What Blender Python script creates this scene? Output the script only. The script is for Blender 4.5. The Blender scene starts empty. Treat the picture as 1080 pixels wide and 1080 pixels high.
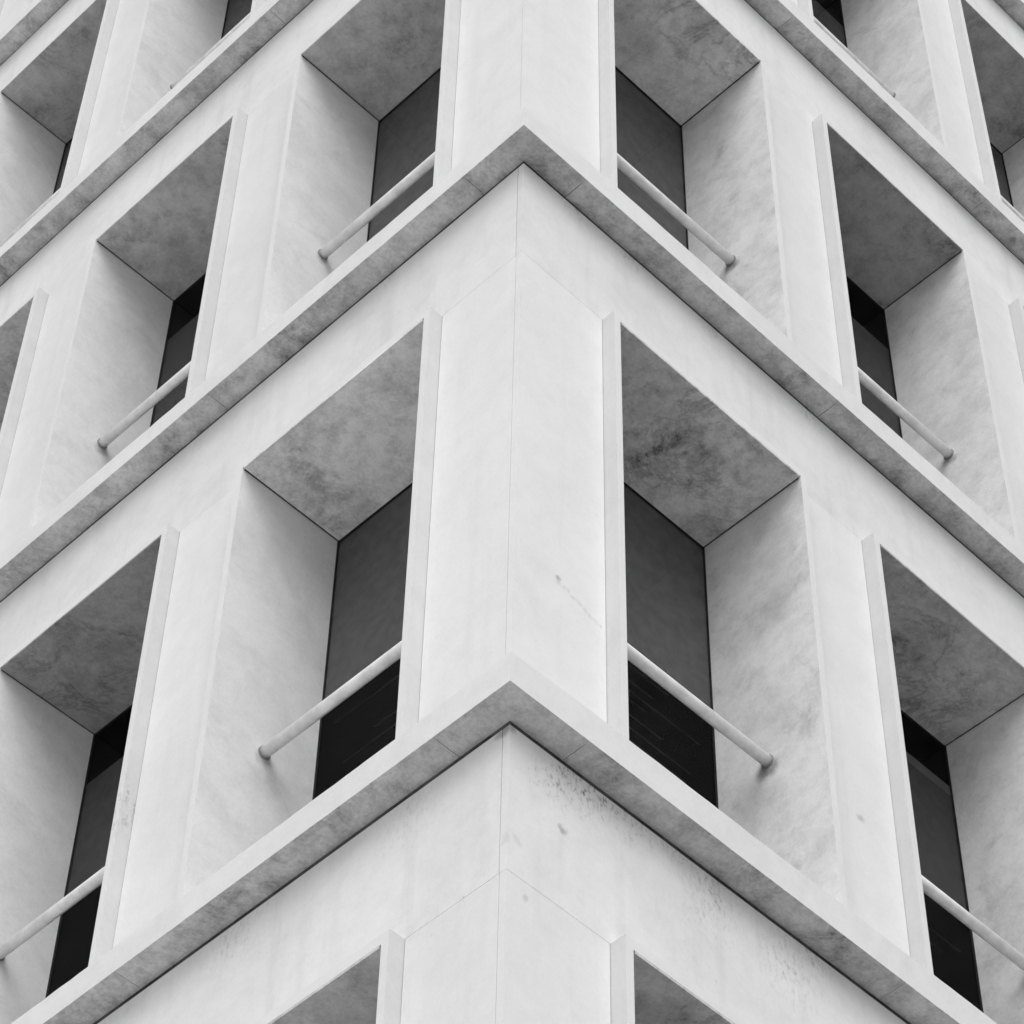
import bpy, bmesh, math, random
from mathutils import Vector, Matrix

random.seed(7)
S = bpy.context.scene
C = S.collection
R = math.radians

# ------------------------------------------------------------------ camera
cd = bpy.data.cameras.new("camera")
cam = bpy.data.objects.new("camera", cd)
C.objects.link(cam)
F_ = Vector((0.43158083, 0.44717651, 0.78343548))
R_ = Vector((0.70519446, -0.70883081, 0.01611374))
U_ = Vector((-0.5625289, -0.54551998, 0.62126419))
M = Matrix((R_, U_, -F_)).transposed().to_4x4()
M.translation = Vector((-4.7281, -4.8871, -7.6576))
cam.matrix_world = M
cd.sensor_fit = 'HORIZONTAL'
cd.sensor_width = 36.0
cd.lens = 3194.87 / 1080 * 36
cd.clip_start = 0.1
cd.clip_end = 3000
S.camera = cam

# ------------------------------------------------------------------ sky, sun, exposure
SUN_EL, SUN_AZ = R(52), R(221)          # azimuth clockwise from +Y (north)
w = bpy.data.worlds.new("World")
S.world = w
w.use_nodes = True
nt = w.node_tree
nt.nodes.clear()
sky = nt.nodes.new("ShaderNodeTexSky")
sky.sky_type = 'NISHITA'
sky.sun_disc = False
sky.sun_elevation = SUN_EL
sky.sun_rotation = SUN_AZ
sky.air_density = 1.0
sky.dust_density = 4.0
grey = nt.nodes.new("ShaderNodeRGBToBW")      # black and white photograph: a neutral sky
bg = nt.nodes.new("ShaderNodeBackground")
bg.inputs["Strength"].default_value = 0.105
wo = nt.nodes.new("ShaderNodeOutputWorld")
nt.links.new(sky.outputs[0], grey.inputs[0])
nt.links.new(grey.outputs[0], bg.inputs[0])
nt.links.new(bg.outputs[0], wo.inputs[0])

sl = bpy.data.lights.new("sun", 'SUN')
sl.energy = 1.3
sl.angle = R(65)
sl.color = (1, 1, 1)
sun = bpy.data.objects.new("sun", sl)
C.objects.link(sun)
sd = Vector((math.sin(SUN_AZ) * math.cos(SUN_EL), math.cos(SUN_AZ) * math.cos(SUN_EL), math.sin(SUN_EL)))
sun.rotation_euler = (-sd).to_track_quat('-Z', 'Y').to_euler()

S.view_settings.view_transform = 'Standard'
S.view_settings.look = 'None'
S.view_settings.exposure = 0.36
S.view_settings.gamma = 1
S.view_settings.use_curve_mapping = False

# ------------------------------------------------------------------ measures (metres)
H = 3.6                 # storey, ledge to ledge; the ledge at z = 0 is the lower one in the picture
GROUND = -9.26
FLOORS = range(-2, 5)
BAYS = 6
O = 0.1265              # wall face behind the ledge's front
Q = 0.0562              # front of the window surrounds
G = 0.569               # depth of the window recess
ZH = 2.828              # window head above the ledge's underside
LT = 0.06               # height of the lip above the window head
LW = 0.036              # width of the lip at the sides
DG = Q + G              # glass plane
SIDE = {
    'L': dict(a1=0.635, a2=1.776, B=1.681, t=0.138),
    'R': dict(a1=0.648, a2=1.791, B=1.672, t=0.161),
}
LEN = 10.95

# ------------------------------------------------------------------ materials
def new_mat(name):
    m = bpy.data.materials.new(name)
    m.use_nodes = True
    n = m.node_tree
    return m, n, n.nodes["Principled BSDF"]

class NB:
    """small helper that chains nodes"""
    def __init__(s, n): s.n = n
    def node(s, t, **k):
        x = s.n.nodes.new(t)
        for a, b in k.items(): setattr(x, a, b)
        return x
    def link(s, a, b): s.n.links.new(a, b)
    def pos(s, scale=(1, 1, 1), rot=(0, 0, 0), off=(0, 0, 0)):
        g = s.node("ShaderNodeNewGeometry")
        m = s.node("ShaderNodeMapping")
        m.inputs["Scale"].default_value = scale
        m.inputs["Rotation"].default_value = rot
        m.inputs["Location"].default_value = off
        s.link(g.outputs["Position"], m.inputs["Vector"])
        return m.outputs[0]
    def noise(s, vec, scale, detail=4, rough=0.55, dist=0.0):
        x = s.node("ShaderNodeTexNoise")
        x.inputs["Scale"].default_value = scale
        x.inputs["Detail"].default_value = detail
        x.inputs["Roughness"].default_value = rough
        x.inputs["Distortion"].default_value = dist
        s.link(vec, x.inputs["Vector"])
        return x.outputs["Fac"]
    def rng(s, v, a, b, c=0.0, d=1.0, smooth=True):
        x = s.node("ShaderNodeMapRange")
        if smooth: x.interpolation_type = 'SMOOTHSTEP'
        x.inputs["From Min"].default_value = a
        x.inputs["From Max"].default_value = b
        x.inputs["To Min"].default_value = c
        x.inputs["To Max"].default_value = d
        s.link(v, x.inputs["Value"])
        return x.outputs[0]
    def math(s, op, a, b=None):
        x = s.node("ShaderNodeMath", operation=op)
        for i, v in enumerate((a, b)):
            if v is None: continue
            if isinstance(v, (int, float)): x.inputs[i].default_value = v
            else: s.link(v, x.inputs[i])
        return x.outputs[0]

def stone(name, base, cloud=0.1, fine=0.05, grain=0.035, blotch=0.0, vein=0.0, speck=0.0, streak=0.0, rough=0.7, bump=0.15,
          spots=(), patches=(), tint=False, cscale=1.4, off=(0, 0, 0), sdir=(9, 9, 0.5)):
    m, n, b = new_mat(name)
    k = NB(n)
    P = k.pos(off=off)
    terms = []
    c = k.rng(k.noise(P, cscale, 9, 0.68, 0.35), 0.40, 0.64)
    terms.append(k.math('MULTIPLY', c, cloud))
    f = k.noise(P, 9.0, 10, 0.72, 0.15)
    terms.append(k.math('MULTIPLY', k.rng(f, 0.38, 0.68), fine))
    g = k.rng(k.noise(P, 62.0, 5, 0.8), 0.36, 0.68)
    terms.append(k.math('MULTIPLY', g, grain))
    if blotch:                                  # soft darker blotches of old damp
        h = k.rng(k.noise(P, 3.2, 10, 0.74, 0.5), 0.52, 0.70)
        terms.append(k.math('MULTIPLY', h, blotch))
    if vein:
        v = k.noise(P, 2.3, 8, 0.68, 0.7)
        v = k.math('ABSOLUTE', k.math('SUBTRACT', v, 0.5))
        v = k.rng(v, 0.0, 0.035, 1.0, 0.0)
        patch = k.rng(k.noise(P, 1.1, 3), 0.45, 0.62)
        terms.append(k.math('MULTIPLY', k.math('MULTIPLY', v, patch), vein))
    if speck:
        s1 = k.rng(k.noise(P, 26, 5, 0.7, 0.6), 0.63, 0.72)
        s2 = k.rng(k.noise(P, 1.6, 4, 0.6), 0.54, 0.68)
        terms.append(k.math('MULTIPLY', k.math('MULTIPLY', s1, s2), speck))
    if streak:
        t = k.rng(k.noise(k.pos(scale=sdir, off=off), 1.0, 6, 0.6, 0.2), 0.5, 0.75)
        terms.append(k.math('MULTIPLY', t, streak))
    if spots or patches:
        wob = k.node("ShaderNodeTexNoise")
        wob.inputs["Scale"].default_value = 22
        wob.inputs["Detail"].default_value = 5
        k.link(P, wob.inputs["Vector"])
        va = k.node("ShaderNodeVectorMath", operation='MULTIPLY_ADD')
        k.link(wob.outputs["Color"], va.inputs[0])
        va.inputs[1].default_value = (0.06, 0.06, 0.06)
        va.inputs[2].default_value = (-0.03, -0.03, -0.03)
        vb = k.node("ShaderNodeVectorMath", operation='ADD')
        k.link(va.outputs[0], vb.inputs[0])
        k.link(k.pos(), vb.inputs[1])
        for (x, y, z, r, a) in spots:
            d = k.node("ShaderNodeVectorMath", operation='DISTANCE')
            k.link(vb.outputs[0], d.inputs[0])
            d.inputs[1].default_value = (x, y, z)
            terms.append(k.rng(d.outputs["Value"], r * 0.25, r, a, 0.0))
        if patches:
            sp = k.rng(k.noise(k.pos(scale=(1, 1, 0.5)), 48, 9, 0.78, 0.3), 0.48, 0.70)
            for (x, y, z, r, a) in patches:
                d = k.node("ShaderNodeVectorMath", operation='DISTANCE')
                k.link(vb.outputs[0], d.inputs[0])
                d.inputs[1].default_value = (x, y, z)
                terms.append(k.math('MULTIPLY', sp, k.rng(d.outputs["Value"], 0.0, r, a, 0.0)))
    tot = terms[0]
    for t in terms[1:]: tot = k.math('ADD', tot, t)
    val = k.math('MULTIPLY', k.math('SUBTRACT', 1.0, tot), base)
    if tint:                                    # each slab of stone has its own tone
        oi = k.node("ShaderNodeObjectInfo")
        sc = k.node("ShaderNodeSeparateColor")
        k.link(oi.outputs["Color"], sc.inputs[0])
        val = k.math('MULTIPLY', val, sc.outputs[0])
    val = k.math('MINIMUM', k.math('MAXIMUM', val, 0.04), 0.92)
    cc = k.node("ShaderNodeCombineColor")
    for i in range(3): k.link(val, cc.inputs[i])
    k.link(cc.outputs[0], b.inputs["Base Color"])
    b.inputs["Roughness"].default_value = rough
    b.inputs["Specular IOR Level"].default_value = 0.25
    bp = k.node("ShaderNodeBump")
    bp.inputs["Strength"].default_value = bump
    bp.inputs["Distance"].default_value = 0.01
    k.link(f, bp.inputs["Height"])
    k.link(bp.outputs[0], b.inputs["Normal"])
    return m

def plain(name, v, rough=0.5, metal=0.0, spec=0.4):
    m, n, b = new_mat(name)
    k = NB(n)
    f = k.noise(k.pos(), 14, 5, 0.6)
    val = k.rng(f, 0.3, 0.7, v * 0.86, v * 1.1)
    cc = k.node("ShaderNodeCombineColor")
    for i in range(3): k.link(val, cc.inputs[i])
    k.link(cc.outputs[0], b.inputs["Base Color"])
    b.inputs["Roughness"].default_value = rough
    b.inputs["Metallic"].default_value = metal
    b.inputs["Specular IOR Level"].default_value = spec
    return m

WALL_SPOTS = [(0.387, 0.127, -0.347, 0.03, 0.35), (0.127, 0.135, -0.568, 0.03, 0.12), (0.17, 0.127, -0.55, 0.03, 0.10),
              (0.127, 0.155, -0.03, 0.05, 0.5)]
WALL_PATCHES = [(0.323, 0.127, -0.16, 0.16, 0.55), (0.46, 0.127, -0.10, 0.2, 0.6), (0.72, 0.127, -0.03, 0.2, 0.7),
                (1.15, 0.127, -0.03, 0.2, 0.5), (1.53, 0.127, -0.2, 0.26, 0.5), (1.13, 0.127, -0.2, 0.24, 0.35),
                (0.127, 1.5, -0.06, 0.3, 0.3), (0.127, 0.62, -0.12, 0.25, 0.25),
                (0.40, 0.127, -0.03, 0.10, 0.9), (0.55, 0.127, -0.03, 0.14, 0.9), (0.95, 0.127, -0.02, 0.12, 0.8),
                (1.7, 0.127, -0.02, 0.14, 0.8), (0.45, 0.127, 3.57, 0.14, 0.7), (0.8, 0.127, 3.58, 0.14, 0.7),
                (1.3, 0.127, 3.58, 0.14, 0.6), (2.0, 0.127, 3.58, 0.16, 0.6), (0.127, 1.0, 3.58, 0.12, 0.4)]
PIER_SPOTS = [(0.353, 0.127, 0.962, 0.022, 0.4), (2.061, 0.127, 0.953, 0.03, 0.25), (0.215, 0.127, -0.78, 0.025, 0.2),
              (0.127, 0.69, 4.359, 0.02, 0.4)]
CRACK = [(0.353 + 0.029 * i, 0.127, 0.94 - 0.0092 * i, 0.02, 0.14) for i in range(9)]    # hairline crack on the corner pier
LIP_PATCHES = [(0.06, 2.29, 1.09, 0.25, 0.5)]
PIER_SPOTS += CRACK
m_wall = stone("pale_wall_stone", 0.84, cloud=0.07, fine=0.05, blotch=0.05, speck=0.30, streak=0.07, spots=WALL_SPOTS,
               patches=WALL_PATCHES, tint=True)
m_pier = stone("pale_pier_stone", 0.83, cloud=0.045, fine=0.03, blotch=0.03, speck=0.12, streak=0.04, spots=PIER_SPOTS, tint=True)
m_lip = stone("pale_lip_stone", 0.80, cloud=0.03, fine=0.03, patches=LIP_PATCHES)
m_fascia = stone("pale_fascia_stone", 0.80, cloud=0.05, fine=0.05, speck=0.15)
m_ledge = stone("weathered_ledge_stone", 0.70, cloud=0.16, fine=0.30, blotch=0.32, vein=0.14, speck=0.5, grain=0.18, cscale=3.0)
m_jamb_l = stone("smooth_jamb_stone", 0.86, cloud=0.10, fine=0.06, blotch=0.09, speck=0.2, grain=0.06, cscale=2.2, off=(3, 1, 5),
                 spots=[(0.355, 1.776, 1.20, 0.06, 0.3), (0.36, 1.776, 1.08, 0.12, 0.12), (0.355, 1.776, 4.80, 0.05, 0.3),
                        (0.355, 3.457, 4.79, 0.06, 0.35)])
m_jamb_r = stone("mottled_jamb_stone", 0.87, cloud=0.14, fine=0.12, blotch=0.18, speck=0.3, grain=0.08, cscale=2.6, off=(7, 2, 1),
                 spots=[(1.791, 0.36, 1.20, 0.08, 0.5), (1.791, 0.40, 1.02, 0.16, 0.16), (1.791, 0.355, 4.80, 0.06, 0.45),
                        (3.463, 0.355, 4.80, 0.06, 0.45), (1.791, 0.30, 2.10, 0.2, 0.14)])
m_soffit = stone("soffit_marble", 0.84, cloud=0.20, fine=0.22, blotch=0.30, vein=0.22, speck=0.35, grain=0.14, cscale=2.6, off=(3, 1, 5), tint=True)
m_rail = plain("white_painted_rail", 0.92, 0.3, spec=0.5)
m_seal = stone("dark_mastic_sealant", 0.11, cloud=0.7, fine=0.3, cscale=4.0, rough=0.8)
m_return = stone("shaded_return_stone", 0.64, cloud=0.05, fine=0.04, patches=LIP_PATCHES)  # darker base paints in the shade on the lip's side returns
m_flange = plain("weathered_flange_metal", 0.30, 0.6)
m_frame = plain("dark_window_frame", 0.05, 0.7, spec=0.1)
m_blind = plain("grey_roller_blind", 0.19, 0.9, spec=0.1)
m_streak = plain("reflection_streaks", 0.09, 0.6)
m_blind_dark = plain("charcoal_roller_blind", 0.10, 0.9, spec=0.1)
m_room = plain("dim_interior", 0.02, 0.9, spec=0.1)
m_conc = stone("plaza_paving", 0.60, cloud=0.12, fine=0.1, speck=0.2)
m_asph = stone("added_ground_asphalt", 0.11, cloud=0.15, fine=0.25, bump=0.5)
m_paint = plain("road_paint", 0.7, 0.7)
m_roof = plain("roof_gravel", 0.3, 0.9)

def glass():
    m, n, b = new_mat("tinted_window_glass")
    k = NB(n)
    n.nodes.remove(b)
    out = n.nodes["Material Output"]
    tr = k.node("ShaderNodeBsdfTransparent")
    tr.inputs[0].default_value = (0.88, 0.88, 0.88, 1)
    gl = k.node("ShaderNodeBsdfGlossy")
    gl.inputs["Roughness"].default_value = 0.03
    gl.inputs["Color"].default_value = (0.28, 0.28, 0.28, 1)
    lw = k.node("ShaderNodeLayerWeight")
    lw.inputs["Blend"].default_value = 0.5
    refl = k.math('ADD', k.math('MULTIPLY', k.math('POWER', lw.outputs["Facing"], 4.0), 0.25), 0.010)
    bp = k.node("ShaderNodeBump")
    bp.inputs["Strength"].default_value = 0.04
    bp.inputs["Distance"].default_value = 0.02
    k.link(k.noise(k.pos(), 2.2, 2), bp.inputs["Height"])
    k.link(bp.outputs[0], gl.inputs["Normal"])
    mx = k.node("ShaderNodeMixShader")
    k.link(refl, mx.inputs[0])
    k.link(tr.outputs[0], mx.inputs[1])
    k.link(gl.outputs[0], mx.inputs[2])
    k.link(mx.outputs[0], out.inputs[0])
    return m
m_glass = glass()

# ------------------------------------------------------------------ mesh helpers
def fp(side, s, d, z):
    """a point on a facade: s along it from the corner, d inward from the ledge front, z up"""
    return Vector((d, s, z)) if side == 'L' else Vector((s, d, z))

def add_box(bm, side, s0, s1, d0, d1, z0, z1):
    v = [bm.verts.new(fp(side, s, d, z)) for s in (s0, s1) for d in (d0, d1) for z in (z0, z1)]
    for f in ((0, 1, 3, 2), (4, 6, 7, 5), (0, 4, 5, 1), (2, 3, 7, 6), (0, 2, 6, 4), (1, 5, 7, 3)):
        bm.faces.new([v[i] for i in f])

def xbox(bm, x0, x1, y0, y1, z0, z1):
    add_box(bm, 'R', x0, x1, y0, y1, z0, z1)

def finish(name, bm, mat, parent=None, bevel=0.0, seg=2, smooth=False, choose=None, extra=()):
    bmesh.ops.recalc_face_normals(bm, faces=bm.faces)
    if bevel:
        bmesh.ops.bevel(bm, geom=[e for e in bm.edges if len(e.link_faces) == 2], offset=bevel, segments=seg,
                        affect='EDGES', profile=0.5, clamp_overlap=True)
        bmesh.ops.recalc_face_normals(bm, faces=bm.faces)
    me = bpy.data.meshes.new(name)
    bm.to_mesh(me)
    bm.free()
    me.materials.append(mat)
    for x in extra: me.materials.append(x)
    if choose:
        for p in me.polygons: p.material_index = choose(p)
    if smooth:
        for p in me.polygons: p.use_smooth = True
    o = bpy.data.objects.new(name, me)
    C.objects.link(o)
    if parent: o.parent = parent
    return o

def dup(o, parent, off):
    c = o.copy()
    if o.name.split('.')[0] in ('pier', 'spandrel', 'corner_pier'):
        t = random.uniform(0.95, 1.0)
        c.color = (t, t, t, 1)
    C.objects.link(c)
    c.parent = parent
    c.location = o.location + Vector(off)
    for ch in o.children:
        d = ch.copy()
        C.objects.link(d)
        d.parent = c
    return c

def tube(bm, a, b, r, n=20, caps=True):
    a, b = Vector(a), Vector(b)
    ax = (b - a).normalized()
    u = ax.orthogonal().normalized()
    v = ax.cross(u)
    ra = [bm.verts.new(a + (u * math.cos(t) + v * math.sin(t)) * r) for t in [2 * math.pi * i / n for i in range(n)]]
    rb = [bm.verts.new(b + (u * math.cos(t) + v * math.sin(t)) * r) for t in [2 * math.pi * i / n for i in range(n)]]
    for i in range(n):
        bm.faces.new((ra[i], ra[(i + 1) % n], rb[(i + 1) % n], rb[i]))
    if caps:
        bm.faces.new(ra[::-1])
        bm.faces.new(rb)

# ------------------------------------------------------------------ ground
def ground(name, x0, x1, y0, y1, z, mat, thick=0.0):
    bm = bmesh.new()
    if thick: xbox(bm, x0, x1, y0, y1, z - thick, z)
    else:
        v = [bm.verts.new(p) for p in ((x0, y0, z), (x1, y0, z), (x1, y1, z), (x0, y1, z))]
        bm.faces.new(v)
    o = finish(name, bm, mat)
    o['kind'] = 'structure'
    return o
ground('ground', -1500, 1500, -1500, 1500, GROUND - 0.13, m_conc)
ground('pavement', -60, -1.0, -40, 60, GROUND, m_conc, 0.125)
ground('added_dark_ground', -0.996, 60, -40, -2.2, GROUND - 0.126, m_asph)  # unseen dark ground, added to cut bounce light on the right facade
ground('path', -0.996, 60, -2.196, 60, GROUND, m_conc, 0.125)
bm = bmesh.new()
for i in range(16):
    x = 3 + i * 2.6
    v = [bm.verts.new(p) for p in ((x, -9, GROUND - 0.122), (x + 0.1, -9, GROUND - 0.122),
                                   (x + 0.1, -4, GROUND - 0.122), (x, -4, GROUND - 0.122))]
    bm.faces.new(v)
finish('added_ground_marking', bm, m_paint)['kind'] = 'structure'  # painted lines on the added dark ground

# ------------------------------------------------------------------ the building
B = bpy.data.objects.new("office_building", None)
C.objects.link(B)
B['label'] = "pale stone office building with deep recessed windows, ledges and white handrails"
B['category'] = "building"
B.location = (0, 0, 0)

GAP = 0.0010             # half of an open panel joint
TOP = FLOORS[-1] * H + H

def ledge_piece(bm, side, s0, s1):
    """one precast length of ledge; the corner end is mitred"""
    t = SIDE[side]['t']
    back = DG + 0.05
    n = max(1, int((s1 - s0) / 0.055))
    vs = []
    for i in range(n + 1):
        f = s0 + (s1 - s0) * i / n
        e0, e1 = wear(0 < i < n), wear(0 < i < n)
        vs.append([bm.verts.new(fp(side, f, abs(e0), max(e0, 0))), bm.verts.new(fp(side, f, abs(e1), t - abs(e1))),
                   bm.verts.new(fp(side, f, back, t + 0.02)), bm.verts.new(fp(side, f, back, 0))])
    for a, b in zip(vs, vs[1:]):
        for q in range(4):
            r = (q + 1) % 4
            bm.faces.new((a[q], b[q], b[r], a[r]))
    bm.faces.new(vs[0])
    bm.faces.new(vs[-1][::-1])

def wear(on):
    """how far an arris is worn back here"""
    if not on: return 0.0
    return random.gauss(0, 0.0006)

def make_ledge():
    bm = bmesh.new()
    first = {'L': 0.375, 'R': 0.388}
    for side in 'LR':
        if side == 'R':
            pass
        edges = [first[side] + SIDE[side]['B'] * i for i in range(BAYS + 1)]
        # long piece of the corner is built square-back so that the two mitred halves meet inside the wall
        s0 = 0.0
        for e in edges:
            if s0 == 0.0:
                corner_half(bm, side, e - 0.002)
            else:
                ledge_piece(bm, side, s0 + 0.002, min(e - 0.002, LEN))
            s0 = e
        ledge_piece(bm, side, s0 + 0.002, LEN)
        for e in edges:                        # grout that fills the joint in the front face
            if e < LEN: add_box(bm, side, e - 0.0019, e + 0.0019, 0.0006, 0.02, 0.003, SIDE[side]['t'] - 0.001)
    return bm

def corner_half(bm, side, s1):
    """mitred half of the corner stone, as deep as it is long"""
    t, tc = SIDE[side]['t'], 0.15
    back = s1
    p = [(0, 0, 0), (0, 0, tc), (s1, 0, 0), (s1, 0, t), (s1, back, 0), (s1, back, t)]
    v = [bm.verts.new(fp(side, *q)) for q in p]
    bm.faces.new((v[0], v[2], v[3], v[1]))
    bm.faces.new((v[0], v[4], v[2]))
    bm.faces.new((v[1], v[3], v[5]))
    bm.faces.new((v[2], v[4], v[5], v[3]))
    bm.faces.new((v[0], v[1], v[5], v[4]))

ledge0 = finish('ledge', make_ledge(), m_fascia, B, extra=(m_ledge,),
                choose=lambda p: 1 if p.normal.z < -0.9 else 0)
for k in FLOORS:
    if k == 0: continue
    dup(ledge0, B, (0, 0, k * H))
dup(ledge0, B, (0, 0, TOP))

# --- spandrels: the wall band between a window head and the ledge above
Z_SP = ZH + LT - H        # relative to the ledge above
def make_spandrel(side):
    bm = bmesh.new()
    if side == 'R':       # its end shows as the return at the corner
        add_box(bm, side, O, LEN, O, O + 0.35, Z_SP + GAP, -0.024)
    else:
        add_box(bm, side, O + 0.035, LEN, O, O + 0.35, Z_SP + GAP, -0.024)
    return bm
# the right-hand panel laps the corner; the left one butts against it
def make_spandrel_pair():
    out = []
    bm = bmesh.new()
    add_box(bm, 'R', O, LEN, O, O + 0.032, Z_SP + GAP, -0.024)
    add_box(bm, 'R', O + 0.36, LEN, O + 0.032, O + 0.34, Z_SP + GAP, -0.024)
    out.append(finish('spandrel', bm, m_wall, B))
    bm = bmesh.new()
    add_box(bm, 'L', O + 0.0355, LEN, O, O + 0.34, Z_SP + GAP, -0.024)
    out.append(finish('spandrel', bm, m_wall, B))
    return out
sp = make_spandrel_pair()
for k in list(FLOORS)[1:] + [FLOORS[-1] + 1]:
    if k == 0: continue
    for o in sp: dup(o, B, (0, 0, k * H))

# --- mastic bead that closes the joint between a spandrel and the ledge on top of it
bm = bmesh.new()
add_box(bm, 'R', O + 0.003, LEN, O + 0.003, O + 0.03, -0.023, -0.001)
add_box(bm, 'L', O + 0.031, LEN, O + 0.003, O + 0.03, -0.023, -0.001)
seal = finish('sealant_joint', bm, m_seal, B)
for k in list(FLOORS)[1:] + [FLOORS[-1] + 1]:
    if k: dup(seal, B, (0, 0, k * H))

# --- window surrounds, piers, windows, handrails
def make_surround(side):
    p = SIDE[side]
    a1, a2 = p['a1'], p['a2']
    zb = p['t'] + 0.004
    bm = bmesh.new()
    d0, d1 = Q, DG + 0.0115
    outer = [(a1 - LW, zb), (a1 - LW, ZH + LT), (a2 + LW, ZH + LT), (a2 + LW, zb)]
    inner = [(a1, zb), (a1, ZH + 0.0125), (a2, ZH + 0.0125), (a2, zb)]
    V = {}
    for nm, lst in (('o', outer), ('i', inner)):
        for i, (s, z) in enumerate(lst):
            for d in (0, 1):
                V[nm, i, d] = bm.verts.new(fp(side, s, (d0, d1)[d], z))
    for i in range(3):
        bm.faces.new((V['o', i, 0], V['o', i + 1, 0], V['i', i + 1, 0], V['i', i, 0]))
        bm.faces.new((V['o', i, 1], V['i', i, 1], V['i', i + 1, 1], V['o', i + 1, 1]))
        bm.faces.new((V['o', i, 0], V['o', i, 1], V['o', i + 1, 1], V['o', i + 1, 0]))
        bm.faces.new((V['i', i, 0], V['i', i + 1, 0], V['i', i + 1, 1], V['i', i, 1]))
    for i in (0, 3):
        bm.faces.new((V['o', i, 0], V['i', i, 0], V['i', i, 1], V['o', i, 1]))
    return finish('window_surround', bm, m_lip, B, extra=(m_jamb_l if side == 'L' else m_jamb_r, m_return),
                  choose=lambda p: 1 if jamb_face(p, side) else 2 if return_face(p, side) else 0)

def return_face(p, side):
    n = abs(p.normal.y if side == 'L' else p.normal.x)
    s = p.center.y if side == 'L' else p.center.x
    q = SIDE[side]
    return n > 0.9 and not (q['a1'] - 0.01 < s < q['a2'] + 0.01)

def jamb_face(p, side):
    c = p.center
    s, d = (c.y, c.x) if side == 'L' else (c.x, c.y)
    n = abs(p.normal.y if side == 'L' else p.normal.x)
    q = SIDE[side]
    return n > 0.9 and q['a1'] - 0.01 < s < q['a2'] + 0.01 and d > Q + 0.02

def make_soffit(side):
    p = SIDE[side]
    bm = bmesh.new()
    add_box(bm, side, p['a1'] + 0.009, p['a2'] - 0.009, Q, DG + 0.0115, ZH, ZH + 0.012)
    o = finish('soffit', bm, m_soffit, B)
    for s0, s1 in ((p['a1'] + 0.0005, p['a1'] + 0.0088), (p['a2'] - 0.0088, p['a2'] - 0.0005)):
        bm = bmesh.new()
        add_box(bm, side, s0, s1, Q + 0.012, DG + 0.011, ZH + 0.002, ZH + 0.0115)
        finish('sealant', bm, m_seal, o)
    return o
TONE = {('L', 0, 0): 1.22, ('L', 0, 1): 0.5, ('L', 1, 0): 0.75, ('L', 1, 1): 0.8, ('L', 1, 2): 0.9, ('L', 2, 2): 0.7,
        ('L', -1, 0): 0.85, ('R', 0, 0): 1.05, ('R', 0, 1): 0.85, ('R', 1, 0): 1.1, ('R', 1, 1): 0.6, ('R', 2, 2): 0.7,
        ('R', -1, 0): 0.9}

def make_window(side, top=ZH, bottom=1.80, headrail=False):
    p = SIDE[side]
    a1, a2 = p['a1'], p['a2']
    zb = p['t'] + 0.02
    bm = bmesh.new()
    fw = 0.003
    d0, d1 = DG, DG + 0.011
    add_box(bm, side, a1 + 0.001, a1 + fw, d0, d1, zb, ZH - 0.001)
    add_box(bm, side, a2 - fw, a2 - 0.001, d0, d1, zb, ZH - 0.001)
    add_box(bm, side, a1 + fw, a2 - fw, d0, d1, ZH - fw, ZH - 0.001)
    add_box(bm, side, a1 + fw, a2 - fw, d0, d1, zb, zb + 0.03)
    win = finish('window', bm, m_frame, B)
    bm = bmesh.new()
    add_box(bm, side, a1 + fw + 0.001, a2 - fw - 0.001, d0 + 0.003, d0 + 0.009, zb + 0.031, ZH - fw - 0.001)
    finish('pane', bm, m_glass, win)
    bm = bmesh.new()
    n = 14
    add_box(bm, side, a1 - 0.05, a2 + 0.05, d0 + 0.0135, d0 + 0.017, bottom, top + (0.05 if top == ZH else 0))
    add_box(bm, side, a1 - 0.05, a2 + 0.05, d0 + 0.0125, d0 + 0.022, bottom - 0.022, bottom - 0.001)
    finish('blind', bm, m_blind if top == ZH else m_blind_dark, win)
    if headrail:
        bm = bmesh.new()
        add_box(bm, side, a1 - 0.05, a2 + 0.05, d0 + 0.0125, d0 + 0.05, top + 0.001, top + 0.065)
        finish('headrail', bm, m_blind, win)
    rg = random.Random(int(bottom * 100) + ord(side))
    z = zb + 0.12
    bm = bmesh.new()
    while z < bottom - 0.08:                     # dim strips that imitate broken reflections in the lower glass
        x0 = a1 + 0.02 + rg.uniform(0, 0.5)
        x1 = a2 - 0.02 - rg.uniform(0, 0.5)
        if x1 - x0 > 0.15:
            v = [bm.verts.new(fp(side, *q)) for q in ((x0, d0 + 0.05, z), (x1, d0 + 0.05, z + 0.004), (x1, d0 + 0.075, z + 0.03), (x0, d0 + 0.075, z + 0.026))]
            bm.faces.new(v)
        z += rg.uniform(0.055, 0.13)
    if bm.faces: finish('reflection_streak', bm, m_streak, win)
    else: bm.free()
    return win

def make_rail(side):
    p = SIDE[side]
    a1, a2 = p['a1'], p['a2']
    d, z = 0.355, 1.238
    bm = bmesh.new()
    tube(bm, fp(side, a1 + 0.001, d, z), fp(side, a2 - 0.001, d, z), 0.026, 24)
    r = finish('handrail', bm, m_rail, B, smooth=True)
    for s0, s1 in ((a1 + 0.0005, a1 + 0.009), (a2 - 0.009, a2 - 0.0005)):
        bm = bmesh.new()
        tube(bm, fp(side, s0, d, z), fp(side, s1, d, z), 0.031, 24)
        finish('flange', bm, m_flange, r)
    return r

def make_pier(side):
    p = SIDE[side]
    bm = bmesh.new()
    add_box(bm, side, p['a2'] + LW - 0.006, p['a1'] + p['B'] - LW - 0.0028, O, O + 0.40, p['t'] + 0.012, ZH + LT + 0.0004)
    return finish('pier', bm, m_pier, B)

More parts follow.
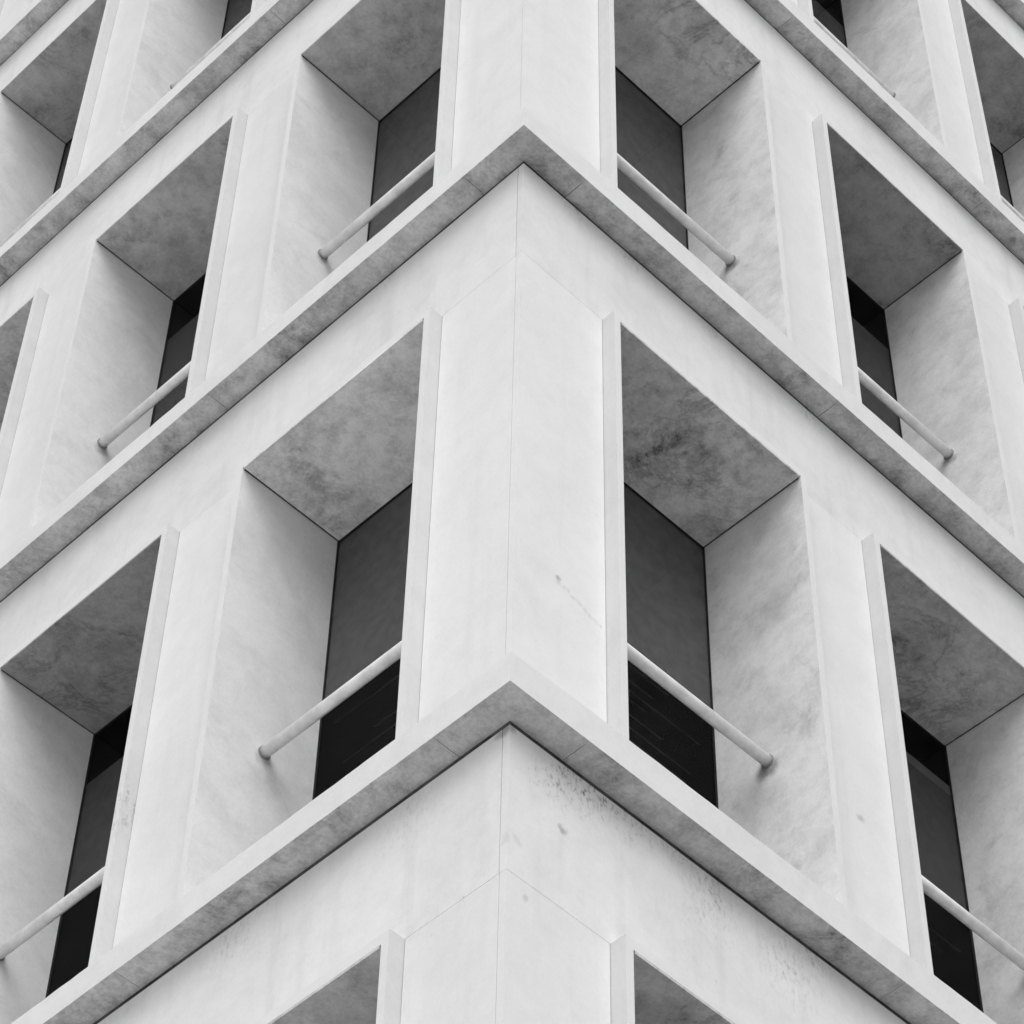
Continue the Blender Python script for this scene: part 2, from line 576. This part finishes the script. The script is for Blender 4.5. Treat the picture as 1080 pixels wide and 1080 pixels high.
for side in 'LR':
    p = SIDE[side]
    su, ra, pi, so = make_surround(side), make_rail(side), make_pier(side), make_soffit(side)
    variants = [make_window(side), make_window(side, 2.50, 1.78, side == 'R'), make_window(side, ZH, 1.35),
                make_window(side, 2.46, 0.9)]
    used = [False] * 4
    pick = {('L', 0, 0): 0, ('R', 0, 0): 0, ('L', 0, 1): 1, ('R', 0, 1): 1, ('L', 1, 0): 2, ('R', 1, 0): 2,
            ('L', 1, 1): 3, ('R', 1, 1): 3}
    for k in FLOORS:
        for n in range(BAYS):
            off = fp(side, n * p['B'], 0, k * H)
            if k or n:
                for o in (su, ra, pi): dup(o, B, off)
            sf = dup(so, B, off) if (k or n) else so
            tn = TONE.get((side, k, n)) or random.uniform(0.65, 1.0)
            sf.color = (tn, tn, tn, 1)
            v = pick.get((side, k, n))
            if v is None: v = random.choice((0, 1, 2, 3))
            if not used[v]:
                used[v] = True
                first = variants[v]
                first['_off'] = list(off)
            else:
                dup(variants[v], B, off)
    for v in variants:
        if '_off' in v:
            o_ = Vector(v['_off'])
            del v['_off']
            v['_m'] = 1
            v.location = o_
# copies were made from un-moved prototypes, so only the prototypes needed moving afterwards
for o in bpy.data.objects:
    if '_m' in o: del o['_m']

# --- corner piers: two thin panels meeting at the arris with an open joint
def make_corner():
    bm = bmesh.new()
    z0, z1 = 0.165, ZH + LT - GAP
    add_box(bm, 'R', O, SIDE['R']['a1'] - LW - 0.0028, O, O + 0.03, z0, z1)
    add_box(bm, 'L', O + 0.0325, SIDE['L']['a1'] - LW - 0.0028, O, O + 0.03, z0, z1)
    add_box(bm, 'R', O + 0.034, 0.55, O + 0.034, 0.55, z0, z1)
    return finish('corner_pier', bm, m_pier, B)
co = make_corner()
for k in FLOORS:
    if k: dup(co, B, (0, 0, k * H))

# --- wall below the first ledge, ends, roof, and the rooms behind the glass
zb0 = FLOORS[0] * H
bm = bmesh.new()
add_box(bm, 'R', O, LEN, O, O + 0.4, GROUND - 0.02, zb0 - 0.008)
add_box(bm, 'L', O + 0.41, LEN, O, O + 0.4, GROUND - 0.02, zb0 - 0.008)
finish('base_wall', bm, m_wall, B)
bm = bmesh.new()
add_box(bm, 'R', LEN + 0.003, LEN + 0.3, O, LEN, GROUND - 0.02, TOP + 0.8)
add_box(bm, 'L', LEN + 0.003, LEN + 0.3, O, LEN + 0.3, GROUND - 0.02, TOP + 0.8)
finish('end_wall', bm, m_wall, B)
bm = bmesh.new()
add_box(bm, 'R', O, LEN, O, O + 0.3, TOP + 0.19, TOP + 0.8)
add_box(bm, 'L', O + 0.302, LEN, O, O + 0.3, TOP + 0.19, TOP + 0.8)
finish('parapet', bm, m_wall, B, 0.004, 1)
bm = bmesh.new()
xbox(bm, 0.45, LEN, 0.45, LEN, TOP + 0.2, TOP + 0.35)
finish('roof', bm, m_roof, B)
bm = bmesh.new()
xbox(bm, 3.4, LEN - 0.1, 3.4, LEN - 0.1, zb0, TOP)                     # core
for k in list(FLOORS) + [FLOORS[-1] + 1]:
    xbox(bm, DG + 0.06, LEN - 0.002, DG + 0.06, LEN - 0.002, k * H - 0.30, k * H - 0.02)
finish('interior', bm, m_room, B)
